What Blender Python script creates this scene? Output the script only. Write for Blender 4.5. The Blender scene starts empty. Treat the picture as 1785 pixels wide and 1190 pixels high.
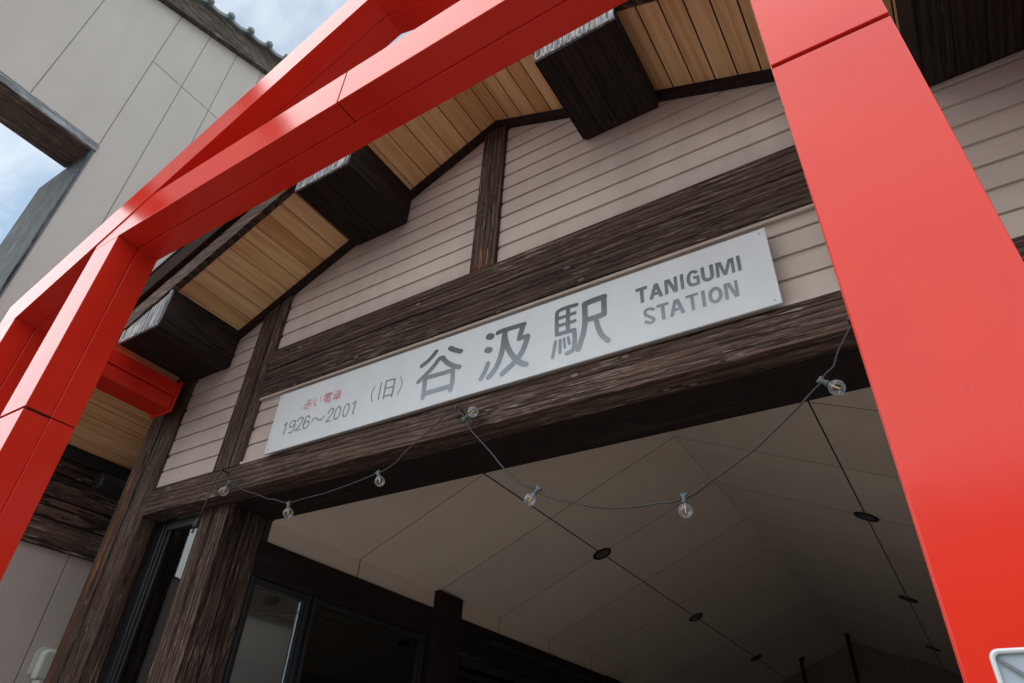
import bpy, bmesh, math, random
from mathutils import Vector, Matrix
random.seed(7)
R = math.radians
S = 0.54                      # metres per plan unit
def U(x, y, z):               # plan units -> metres (eye level 1.55 m stays put)
    return Vector((x*S, y*S, (z-1.55)*S + 1.55))
GZ = 1.55 - 1.55/S            # ground level in plan units

scene = bpy.context.scene
# ---------------------------------------------------------------- camera
cam_d = bpy.data.cameras.new("camera"); cam = bpy.data.objects.new("camera", cam_d)
scene.collection.objects.link(cam)
cam_d.sensor_width = 36; cam_d.lens = 36*1150/1785
cam_d.clip_start = 0.05; cam_d.clip_end = 3000
cam.location = U(0, -4, 1.55)
cam.rotation_euler = (Matrix.Rotation(0.5961,3,'Z') @ Matrix.Rotation(math.pi/2+0.6204,3,'X') @ Matrix.Rotation(0.0603,3,'Z')).to_euler()
scene.camera = cam

# ---------------------------------------------------------------- sky, sun, exposure
SUN_EL, SUN_AZ = 55, 208      # azimuth in degrees from +Y towards +X (behind the camera)
w = bpy.data.worlds.new("World"); scene.world = w; w.use_nodes = True
nt = w.node_tree; nt.nodes.clear()
def N(t, typ, **kw):
    n = t.nodes.new(typ)
    for k, v in kw.items(): setattr(n, k, v)
    return n
sky = N(nt, 'ShaderNodeTexSky', sky_type='NISHITA', sun_disc=False)
sky.sun_elevation = R(SUN_EL); sky.sun_rotation = R(SUN_AZ)
sky.air_density = 1.0; sky.dust_density = 0.4; sky.ozone_density = 1.0
tc = N(nt, 'ShaderNodeTexCoord')
mp = N(nt, 'ShaderNodeMapping'); mp.inputs['Scale'].default_value = (1.0, 1.0, 1.9)
mp.inputs['Location'].default_value = (1.7, 0.6, 2.2)
nz = N(nt, 'ShaderNodeTexNoise'); nz.inputs['Scale'].default_value = 2.3; nz.inputs['Detail'].default_value = 9
nz.inputs['Roughness'].default_value = 0.55; nz.inputs['Distortion'].default_value = 0.5
rp = N(nt, 'ShaderNodeValToRGB'); rp.color_ramp.elements[0].position = 0.44; rp.color_ramp.elements[1].position = 0.66
rp.color_ramp.elements[1].color = (0.9,0.9,0.9,1); rp.color_ramp.elements[0].color = (0.22,0.22,0.22,1)
mx = N(nt, 'ShaderNodeMix', data_type='RGBA'); mx.inputs[7].default_value = (7.6, 7.75, 7.9, 1)
bg = N(nt, 'ShaderNodeBackground'); bg.inputs['Strength'].default_value = 0.075
ow = N(nt, 'ShaderNodeOutputWorld')
L = nt.links.new
L(tc.outputs['Generated'], mp.inputs['Vector']); L(mp.outputs[0], nz.inputs['Vector']); L(nz.outputs[0], rp.inputs[0])
L(rp.outputs[0], mx.inputs[0]); tn = N(nt, 'ShaderNodeMix', data_type='RGBA', blend_type='MULTIPLY'); tn.inputs[0].default_value = 1; tn.inputs[7].default_value = (0.90,1.10,1.0,1)
L(sky.outputs[0], tn.inputs[6]); L(tn.outputs[2], mx.inputs[6]); L(mx.outputs[2], bg.inputs[0]); L(bg.outputs[0], ow.inputs[0])
sd = bpy.data.lights.new("sun", 'SUN'); sd.energy = 2.1; sd.angle = R(120); sd.color = (1.0, 0.96, 0.9)
sun = bpy.data.objects.new("sun", sd); scene.collection.objects.link(sun)
sdir = Vector((math.sin(R(SUN_AZ))*math.cos(R(SUN_EL)), math.cos(R(SUN_AZ))*math.cos(R(SUN_EL)), math.sin(R(SUN_EL))))
sun.rotation_euler = sdir.to_track_quat('Z', 'Y').to_euler(); sun.location = (0, -10, 30)
scene.view_settings.view_transform = 'Standard'; scene.view_settings.look = 'None'
scene.view_settings.gamma = 1; scene.view_settings.exposure = 1.15
scene.render.engine = 'CYCLES'
scene.cycles.max_bounces = 8; scene.cycles.transparent_max_bounces = 16

# ---------------------------------------------------------------- materials
def mat(name, col, rough=0.6, metal=0.0, spec=0.5, coat=0.0):
    m = bpy.data.materials.new(name); m.use_nodes = True
    b = m.node_tree.nodes['Principled BSDF']
    b.inputs['Base Color'].default_value = (*col, 1); b.inputs['Roughness'].default_value = rough
    b.inputs['Metallic'].default_value = metal; b.inputs['Specular IOR Level'].default_value = spec
    b.inputs['Coat Weight'].default_value = coat
    return m
def bsdf(m): return m.node_tree.nodes['Principled BSDF']
def noise_node(t, vec, scale, detail=6, rough=0.6, dist=0.0):
    n = N(t, 'ShaderNodeTexNoise'); n.inputs['Scale'].default_value = scale; n.inputs['Detail'].default_value = detail
    n.inputs['Roughness'].default_value = rough; n.inputs['Distortion'].default_value = dist
    t.links.new(vec, n.inputs['Vector']); return n
def ramp(t, fac, stops):
    r = N(t, 'ShaderNodeValToRGB'); e = r.color_ramp.elements
    while len(e) < len(stops): e.new(0.5)
    for k, (p, c) in enumerate(stops):
        e[k].position = p; e[k].color = (*c, 1) if len(c) == 3 else c
    t.links.new(fac, r.inputs[0]); return r
def mixc(t, fac, a, b, blend='MIX'):
    m = N(t, 'ShaderNodeMix', data_type='RGBA', blend_type=blend)
    for v, s in ((fac, 0), (a, 6), (b, 7)):
        if hasattr(v, 'links'): t.links.new(v, m.inputs[s])
        elif isinstance(v, (int, float)): m.inputs[s].default_value = v
        else: m.inputs[s].default_value = (*v, 1)
    return m.outputs[2]
def mathn(t, op, a, b=None, clamp=False):
    m = N(t, 'ShaderNodeMath', operation=op, use_clamp=clamp)
    for v, s in ((a, 0), (b, 1)):
        if v is None: continue
        if hasattr(v, 'links'): t.links.new(v, m.inputs[s])
        else: m.inputs[s].default_value = v
    return m.outputs[0]
def bump(t, h, strength, dist, b):
    n = N(t, 'ShaderNodeBump'); n.inputs['Strength'].default_value = strength; n.inputs['Distance'].default_value = dist
    t.links.new(h, n.inputs['Height']); t.links.new(n.outputs[0], b.inputs['Normal'])
def coords(t, scale, use_rnd=True):
    tc = N(t, 'ShaderNodeTexCoord')
    vec = tc.outputs['Object']
    if use_rnd:                               # every board gets its own piece of grain
        at = N(t, 'ShaderNodeAttribute', attribute_name='rnd')
        sc = N(t, 'ShaderNodeVectorMath', operation='SCALE'); sc.inputs['Scale'].default_value = 37.0
        cb = N(t, 'ShaderNodeCombineXYZ')
        for k in range(3): t.links.new(at.outputs['Fac'], cb.inputs[k])
        t.links.new(cb.outputs[0], sc.inputs[0])
        ad = N(t, 'ShaderNodeVectorMath', operation='ADD')
        t.links.new(vec, ad.inputs[0]); t.links.new(sc.outputs[0], ad.inputs[1]); vec = ad.outputs[0]
    mp = N(t, 'ShaderNodeMapping'); mp.inputs['Scale'].default_value = scale
    t.links.new(vec, mp.inputs['Vector']); return mp.outputs[0]
def wood(name, axis, dark, mid, light, wear=0.62, rough=0.75, knots=True, along=2.6, across=46.0, bumps=0.5):
    m = mat(name, mid, rough, spec=0.18); t = m.node_tree; b = bsdf(m)
    sc = [across]*3; sc['xyz'.index(axis)] = along
    g = noise_node(t, coords(t, sc), 1.0, 8, 0.68, 0.6)
    sc2 = [across*4.2]*3; sc2['xyz'.index(axis)] = along*3.0
    f = noise_node(t, coords(t, sc2), 1.0, 4, 0.6, 0.2)
    wr = noise_node(t, coords(t, [2.2]*3), 1.0, 4, 0.6)
    ring = N(t, 'ShaderNodeTexWave', wave_type='BANDS', bands_direction={'x': 'Z', 'y': 'X', 'z': 'X'}[axis], wave_profile='SAW')
    sr = [6.5]*3; sr['xyz'.index(axis)] = 0.55
    t.links.new(coords(t, sr), ring.inputs['Vector']); ring.inputs['Scale'].default_value = 1.6; ring.inputs['Distortion'].default_value = 5.0
    ring.inputs['Detail'].default_value = 3; ring.inputs['Detail Scale'].default_value = 1.2; ring.inputs['Detail Roughness'].default_value = 0.6
    gg = mathn(t, 'ADD', mathn(t, 'MULTIPLY', g.outputs[0], 0.72), mathn(t, 'MULTIPLY', ring.outputs['Fac'], 0.26))
    base = ramp(t, gg, [(0.33, dark), (0.50, tuple(0.55*c for c in mid)), (0.68, mid)]).outputs[0]
    ck = noise_node(t, coords(t, [v*(0.55 if v > 5 else 0.5) for v in sc]), 1.0, 5, 0.55, 0.35)       # drying cracks
    crk = ramp(t, mathn(t, 'ABSOLUTE', mathn(t, 'SUBTRACT', ck.outputs[0], 0.5)), [(0.006, (1,1,1)), (0.02, (0,0,0))]).outputs[0]
    base = mixc(t, mathn(t, 'MULTIPLY', crk, 0.85), base, tuple(0.35*c for c in dark))
    # sparse pale streaks where the stain has worn off
    s1 = mathn(t, 'ADD', f.outputs[0], mathn(t, 'MULTIPLY', mathn(t, 'SUBTRACT', wr.outputs[0], 0.5), 0.42))
    s1 = mathn(t, 'ADD', s1, mathn(t, 'MULTIPLY', mathn(t, 'SUBTRACT', g.outputs[0], 0.5), 0.35))
    st = ramp(t, s1, [(wear, (0,0,0)), (wear+0.17, (1,1,1))]).outputs[0]
    col = mixc(t, st, base, light)
    h = mathn(t, 'SUBTRACT', mathn(t, 'ADD', gg, mathn(t, 'MULTIPLY', f.outputs[0], 0.5)), mathn(t, 'MULTIPLY', crk, 0.8))
    if knots:
        sk = [8.0]*3; sk['xyz'.index(axis)] = 3.6
        v = N(t, 'ShaderNodeTexVoronoi'); t.links.new(coords(t, sk), v.inputs['Vector']); v.inputs['Scale'].default_value = 1.0
        kr = ramp(t, v.outputs['Distance'], [(0.05, tuple(0.8*c for c in light)), (0.085, dark), (0.13, dark)]).outputs[0]
        kf = ramp(t, v.outputs['Distance'], [(0.09, (1,1,1)), (0.15, (0,0,0))]).outputs[0]
        col = mixc(t, mathn(t, 'MULTIPLY', kf, 0.5), col, kr)
    at = N(t, 'ShaderNodeAttribute', attribute_name='rnd')
    vary = mathn(t, 'ADD', mathn(t, 'MULTIPLY', at.outputs['Fac'], 0.34), 0.83)
    mm = N(t, 'ShaderNodeVectorMath', operation='SCALE'); t.links.new(col, mm.inputs[0]); t.links.new(vary, mm.inputs['Scale'])
    t.links.new(mm.outputs[0], b.inputs['Base Color'])
    bump(t, h, bumps, 0.004, b)
    return m
DK, MD, LT = (0.014,0.0078,0.0058), (0.125,0.079,0.060), (0.38,0.315,0.265)
W = {a: wood('dark_stained_wood_'+a, a, DK, MD, LT, 0.60) for a in 'xyz'}
WS = {a: wood('dark_painted_wood_'+a, a, (0.016,0.0105,0.009), (0.034,0.023,0.020), (0.14,0.11,0.10), 0.70, knots=False, bumps=0.25) for a in 'xyz'}
WG = {a: wood('grey_weathered_wood_'+a, a, (0.06,0.065,0.07), (0.34,0.36,0.38), (0.66,0.68,0.70), 0.52, knots=False) for a in 'xyz'}
WJ = wood('blue_grey_jamb_wood', 'z', (0.022,0.025,0.03), (0.10,0.115,0.135), (0.34,0.37,0.40), 0.60)
WB = wood('faded_brown_barge_wood', 'y', (0.035,0.024,0.018), (0.12,0.092,0.074), (0.34,0.28,0.23), 0.52, knots=False)
WR = wood('bare_red_brown_wood', 'z', (0.09,0.032,0.016), (0.21,0.085,0.04), (0.45,0.28,0.17), 0.60, knots=False)
def wood_cedar():
    m = mat('honey_cedar_boards', (0.5,0.27,0.12), 0.55, spec=0.3); t = m.node_tree; b = bsdf(m)
    g = noise_node(t, coords(t, (26,1.1,26)), 1.0, 6, 0.62, 0.5)
    f = noise_node(t, coords(t, (160,3.0,160)), 1.0, 3, 0.5)
    base = ramp(t, g.outputs[0], [(0.30,(0.54,0.29,0.13)), (0.52,(0.77,0.49,0.265)), (0.72,(0.86,0.61,0.37))]).outputs[0]
    base = mixc(t, mathn(t,'MULTIPLY',f.outputs[0],0.35), base, (0.28,0.12,0.045))
    at = N(t, 'ShaderNodeAttribute', attribute_name='rnd')
    hue = ramp(t, at.outputs['Fac'], [(0.0,(0.87,0.80,0.68)), (0.5,(1.0,1.0,0.92)), (1.0,(1.07,1.10,1.08))]).outputs[0]
    base = mixc(t, 1.0, base, hue, 'MULTIPLY')
    sp = N(t, 'ShaderNodeTexVoronoi'); t.links.new(coords(t, (9,6,9)), sp.inputs['Vector'])
    sf = ramp(t, sp.outputs['Distance'], [(0.02,(1,1,1)), (0.05,(0,0,0))]).outputs[0]
    base = mixc(t, mathn(t,'MULTIPLY',sf,0.6), base, (0.10,0.05,0.025))
    t.links.new(base, b.inputs['Base Color']); bump(t, f.outputs[0], 0.15, 0.002, b); return m
M_CEDAR = wood_cedar()
def render_board(name, col, dirt, rough=0.75, fine=0.15, scale=1.3, amount=0.5):
    m = mat(name, col, rough, spec=0.25); t = m.node_tree; b = bsdf(m)
    c = coords(t, (1,1,1), False); a = noise_node(t, c, scale, 6, 0.65); f = noise_node(t, c, 130, 3, 0.5)
    sk = noise_node(t, coords(t, (5,5,0.5), False), 1.0, 5, 0.6)
    d = ramp(t, mathn(t,'ADD',mathn(t,'MULTIPLY',a.outputs[0],0.55),mathn(t,'MULTIPLY',sk.outputs[0],0.45)), [(0.42,(0,0,0)), (0.70,(1,1,1))]).outputs[0]
    cc = mixc(t, mathn(t,'MULTIPLY',d,amount), col, dirt)
    cc = mixc(t, mathn(t,'MULTIPLY',f.outputs[0],fine), cc, dirt)
    at = N(t, 'ShaderNodeAttribute', attribute_name='rnd')
    mm = N(t, 'ShaderNodeVectorMath', operation='SCALE'); t.links.new(cc, mm.inputs[0])
    t.links.new(mathn(t,'ADD',mathn(t,'MULTIPLY',at.outputs['Fac'],0.07),0.965), mm.inputs['Scale'])
    t.links.new(mm.outputs[0], b.inputs['Base Color']); bump(t, f.outputs[0], 0.25, 0.002, b); return m
M_SIDING = render_board('pinkish_beige_siding', (0.50,0.43,0.39), (0.30,0.245,0.21), scale=2.0, amount=0.55)
M_PANEL = render_board('grey_wall_panel', (0.515,0.465,0.43), (0.39,0.345,0.315), amount=0.55, scale=0.8)
M_CEIL = render_board('cream_ceiling_board', (0.68,0.59,0.505), (0.54,0.45,0.375), amount=0.45, fine=0.06)
M_BACK = mat('black_gap', (0.01,0.008,0.007), 0.9)
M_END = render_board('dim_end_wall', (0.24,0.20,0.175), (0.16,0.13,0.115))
M_LENS = mat('grey_lamp_lens', (0.10,0.095,0.09), 0.3)
M_GAP = mat('brown_gap', (0.035,0.028,0.025), 0.9)
M_FASC = render_board('dark_brown_fascia', (0.022,0.015,0.012), (0.04,0.03,0.025), rough=0.95); bsdf(M_FASC).inputs['Specular IOR Level'].default_value = 0.08
M_SEAM = mat('grey_seam', (0.26,0.245,0.235), 0.9)
def red_paint():
    m = mat('glossy_red_paint', (0.56,0.013,0.015), 0.22, spec=0.32); t = m.node_tree; b = bsdf(m); pass
    c = coords(t, (1,1,1), False)
    a = noise_node(t, c, 1.6, 5, 0.6); s = noise_node(t, coords(t, (60,60,2.0), False), 1.0, 4, 0.7, 0.3)
    col = ramp(t, a.outputs[0], [(0.3,(0.55,0.020,0.010)), (0.7,(0.63,0.028,0.014))]).outputs[0]
    sf = ramp(t, s.outputs[0], [(0.70,(0,0,0)), (0.80,(1,1,1))]).outputs[0]
    col = mixc(t, mathn(t,'MULTIPLY',sf,0.16), col, (0.62,0.22,0.18))
    v = N(t, 'ShaderNodeTexVoronoi'); t.links.new(coords(t, (3.1,3.1,2.3), False), v.inputs['Vector'])
    vf = ramp(t, v.outputs['Distance'], [(0.016,(1,1,1)), (0.036,(0,0,0))]).outputs[0]
    col = mixc(t, mathn(t,'MULTIPLY',vf,0.5), col, (0.16,0.02,0.02))
    t.links.new(col, b.inputs['Base Color'])
    rr = mathn(t,'ADD',mathn(t,'MULTIPLY',a.outputs[0],0.10),0.12); t.links.new(rr, b.inputs['Roughness'])
    bump(t, noise_node(t, c, 3.2, 4, 0.55).outputs[0], 0.11, 0.012, b); return m
M_RED = red_paint()
M_REDGAP = mat('dark_red_joint', (0.05,0.006,0.006), 0.7)
M_FRAME = mat('dark_bronze_frame', (0.016,0.018,0.022), 0.35, spec=0.5)
M_SIGN = render_board('white_sign_enamel', (0.59,0.635,0.67), (0.47,0.51,0.54), rough=0.4, fine=0.04, amount=0.6)
def fade_letters(name, top, bot):
    m = mat(name, top, 0.5); t = m.node_tree; b = bsdf(m)
    tcn = N(t, 'ShaderNodeTexCoord'); sp = N(t, 'ShaderNodeSeparateXYZ'); t.links.new(tcn.outputs['Object'], sp.inputs[0])
    n = noise_node(t, tcn.outputs['Object'], 45, 4, 0.7)
    f = mathn(t, 'ADD', mathn(t, 'ADD', mathn(t, 'MULTIPLY', sp.outputs[2], 1/0.36), 0.5), mathn(t, 'MULTIPLY', mathn(t,'SUBTRACT',n.outputs[0],0.5), 0.22))
    r = ramp(t, f, [(0.12, bot), (0.85, top)]); t.links.new(r.outputs[0], b.inputs['Base Color']); return m
M_INK = fade_letters('sunbleached_grey_lettering', (0.052,0.068,0.082), (0.23,0.28,0.325))
M_INK2 = mat('grey_lettering', (0.165,0.205,0.235), 0.5)
M_INKR = mat('faded_red_lettering', (0.52,0.10,0.15), 0.5)
M_STEEL = mat('dull_screw', (0.35,0.35,0.35), 0.4, 0.8)
M_ROOF = mat('dark_metal_roof', (0.05,0.045,0.045), 0.5, 0.3)
M_TILE = render_board('blue_grey_roof_tile', (0.20,0.235,0.25), (0.13,0.15,0.16), rough=0.35, amount=0.5)
M_CORD = mat('grey_green_cord', (0.022,0.025,0.025), 0.5)
M_SOCK = mat('dull_green_socket', (0.06,0.085,0.09), 0.4)
M_PVC = mat('pale_green_plastic', (0.55,0.58,0.53), 0.45)
M_BLACK = mat('matt_black_metal', (0.012,0.012,0.014), 0.5)
M_WHITE = mat('white_board_enamel', (0.30,0.36,0.42), 0.4)
M_RIM = mat('white_rim', (0.52,0.54,0.56), 0.4)
M_RIB = mat('grey_rib', (0.13,0.135,0.14), 0.5)
M_FIL = mat('amber_filament', (0.85,0.50,0.10), 0.4)
M_ROD = mat('dark_rod', (0.02,0.014,0.013), 0.4)
def glass(name, tint, refl=1.0):
    m = bpy.data.materials.new(name); m.use_nodes = True; t = m.node_tree; t.nodes.clear()
    o = N(t, 'ShaderNodeOutputMaterial'); mxs = N(t, 'ShaderNodeMixShader'); tr = N(t, 'ShaderNodeBsdfTransparent')
    tr.inputs[0].default_value = (*tint, 1); gl = N(t, 'ShaderNodeBsdfGlossy'); gl.inputs['Roughness'].default_value = 0.02
    fr = N(t, 'ShaderNodeFresnel'); fr.inputs[0].default_value = 1.5
    t.links.new(mathn(t, 'MULTIPLY', fr.outputs[0], refl, True), mxs.inputs[0]); t.links.new(tr.outputs[0], mxs.inputs[1])
    t.links.new(gl.outputs[0], mxs.inputs[2]); t.links.new(mxs.outputs[0], o.inputs[0]); return m
M_GLASS = glass('window_glass', (0.95,0.97,0.97), 1.0)
M_GLASSD = glass('dark_window_glass', (0.45,0.48,0.50), 2.6)
M_BULB = glass('clear_bulb_glass', (0.90,0.93,0.95), 1.6)
_t = M_BULB.node_tree; _o = [n for n in _t.nodes if n.type == 'OUTPUT_MATERIAL'][0]; _src = _o.inputs[0].links[0].from_socket
_m = N(_t, 'ShaderNodeMixShader'); _d = N(_t, 'ShaderNodeBsdfTranslucent'); _d.inputs[0].default_value = (0.9,0.95,1,1)
_lw = N(_t, 'ShaderNodeLayerWeight'); _lw.inputs[0].default_value = 0.35  # whitish rim put into the glass in place of bright edge reflections
_t.links.new(mathn(_t, 'MULTIPLY', _lw.outputs['Facing'], 0.55), _m.inputs[0]); _t.links.new(_src, _m.inputs[1]); _t.links.new(_d.outputs[0], _m.inputs[2]); _t.links.new(_m.outputs[0], _o.inputs[0])
M_GLASSR = glass('reflective_lobby_glass', (0.66,0.72,0.76), 1.5)
def ground_mat():
    m = mat('pale_asphalt', (0.25,0.24,0.23), 0.9); t = m.node_tree; b = bsdf(m)
    c = coords(t, (1,1,1), False); a = noise_node(t, c, 0.4, 6, 0.6); f = noise_node(t, c, 60, 3, 0.7)
    col = ramp(t, mathn(t,'ADD',mathn(t,'MULTIPLY',a.outputs[0],0.6),mathn(t,'MULTIPLY',f.outputs[0],0.4)), [(0.35,(0.26,0.25,0.235)), (0.65,(0.36,0.345,0.325))]).outputs[0]
    t.links.new(col, b.inputs['Base Color']); bump(t, f.outputs[0], 0.4, 0.004, b); return m
M_GROUND = ground_mat()
M_FLOOR = mat('grey_hall_floor', (0.34,0.31,0.275), 0.7)
def hill_mat():
    m = mat('added_hill_green', (0.05,0.075,0.035), 0.95); t = m.node_tree; b = bsdf(m)
    a = noise_node(t, coords(t, (1,1,1), False), 0.12, 8, 0.7)
    t.links.new(ramp(t, a.outputs[0], [(0.35,(0.025,0.045,0.02)), (0.65,(0.09,0.12,0.05))]).outputs[0], b.inputs['Base Color']); return m
M_HILL = hill_mat()

# ---------------------------------------------------------------- mesh building
C = scene.collection
class MB:
    """Collects shapes given in plan units and links them as one mesh object."""
    def __init__(s): s.v = []; s.f = []; s.r = []
    def add(s, verts, faces, rnd=None):
        o = len(s.v); s.v += [U(*p) for p in verts]
        r = random.random() if rnd is None else rnd
        for f in faces: s.f.append([i+o for i in f]); s.r.append(r)
        return s
    def box(s, x0, x1, y0, y1, z0, z1, rnd=None):
        v = [(x,y,z) for x in (x0,x1) for y in (y0,y1) for z in (z0,z1)]
        return s.add(v, [(0,1,3,2),(4,6,7,5),(0,4,5,1),(2,3,7,6),(0,2,6,4),(1,5,7,3)], rnd)
    def quad(s, a, b, c, d, rnd=None): return s.add([a,b,c,d], [(0,1,2,3)], rnd)
    def prism_y(s, pts, y0, y1, rnd=None):       # polygon in the facade plane, extruded in depth
        n = len(pts); v = [(x,y0,z) for x,z in pts] + [(x,y1,z) for x,z in pts]
        f = [tuple(range(n)), tuple(range(2*n-1, n-1, -1))] + [(i, i+n, (i+1)%n+n, (i+1)%n) for i in range(n)]
        return s.add(v, f, rnd)
    def prism_x(s, pts, x0, x1, rnd=None):       # polygon in (y, z), extruded along x
        n = len(pts); v = [(x0,y,z) for y,z in pts] + [(x1,y,z) for y,z in pts]
        f = [tuple(range(n)), tuple(range(2*n-1, n-1, -1))] + [(i, i+n, (i+1)%n+n, (i+1)%n) for i in range(n)]
        return s.add(v, f, rnd)
    def tube(s, pts, r, n=8, rnd=None, closed_ends=True):
        P = [Vector(p) for p in pts]; rings = []; up = Vector((0,0.3,1)).normalized()
        for i, p in enumerate(P):
            d = (P[min(i+1,len(P)-1)] - P[max(i-1,0)]).normalized()
            a = d.cross(up); a = a.normalized() if a.length > 1e-4 else Vector((1,0,0)); b = d.cross(a).normalized()
            rr = r[i] if isinstance(r, (list,tuple)) else r
            rings.append([tuple(p + (a*math.cos(2*math.pi*k/n) + b*math.sin(2*math.pi*k/n))*rr) for k in range(n)])
        v = [q for g in rings for q in g]; f = []
        for i in range(len(P)-1):
            for k in range(n): f.append((i*n+k, i*n+(k+1)%n, (i+1)*n+(k+1)%n, (i+1)*n+k))
        if closed_ends: f += [tuple(range(n-1,-1,-1)), tuple((len(P)-1)*n+k for k in range(n))]
        return s.add(v, f, rnd)
    def build(s, name, m, parent=None, bevel=0.0, smooth=False, segs=2):
        me = bpy.data.meshes.new(name)
        off = parent_world(parent)
        me.from_pydata([p - off for p in s.v], [], s.f); me.update()
        at = me.attributes.new('rnd', 'FLOAT', 'FACE'); at.data.foreach_set('value', s.r)
        bm = bmesh.new(); bm.from_mesh(me); bmesh.ops.recalc_face_normals(bm, faces=bm.faces); bm.to_mesh(me); bm.free()
        if smooth:
            for p in me.polygons: p.use_smooth = True
        me.materials.append(m)
        o = bpy.data.objects.new(name, me); C.objects.link(o)
        if parent: o.parent = parent
        if bevel:
            b = o.modifiers.new('bevel', 'BEVEL'); b.width = bevel; b.segments = segs; b.limit_method = 'ANGLE'; b.angle_limit = R(40)
        return o
def parent_world(p):
    v = Vector((0,0,0))
    while p: v += p.location; p = p.parent
    return v
def tag(o, label, cat, group=None):
    o['label'] = label; o['category'] = cat
    if group: o['group'] = group
    return o
def thing(name, label, cat, loc, group=None):
    o = bpy.data.objects.new(name, None); C.objects.link(o); o.location = U(*loc); o.empty_display_size = 0.2
    return tag(o, label, cat, group)
def structure(o): o['kind'] = 'structure'; return o
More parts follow.
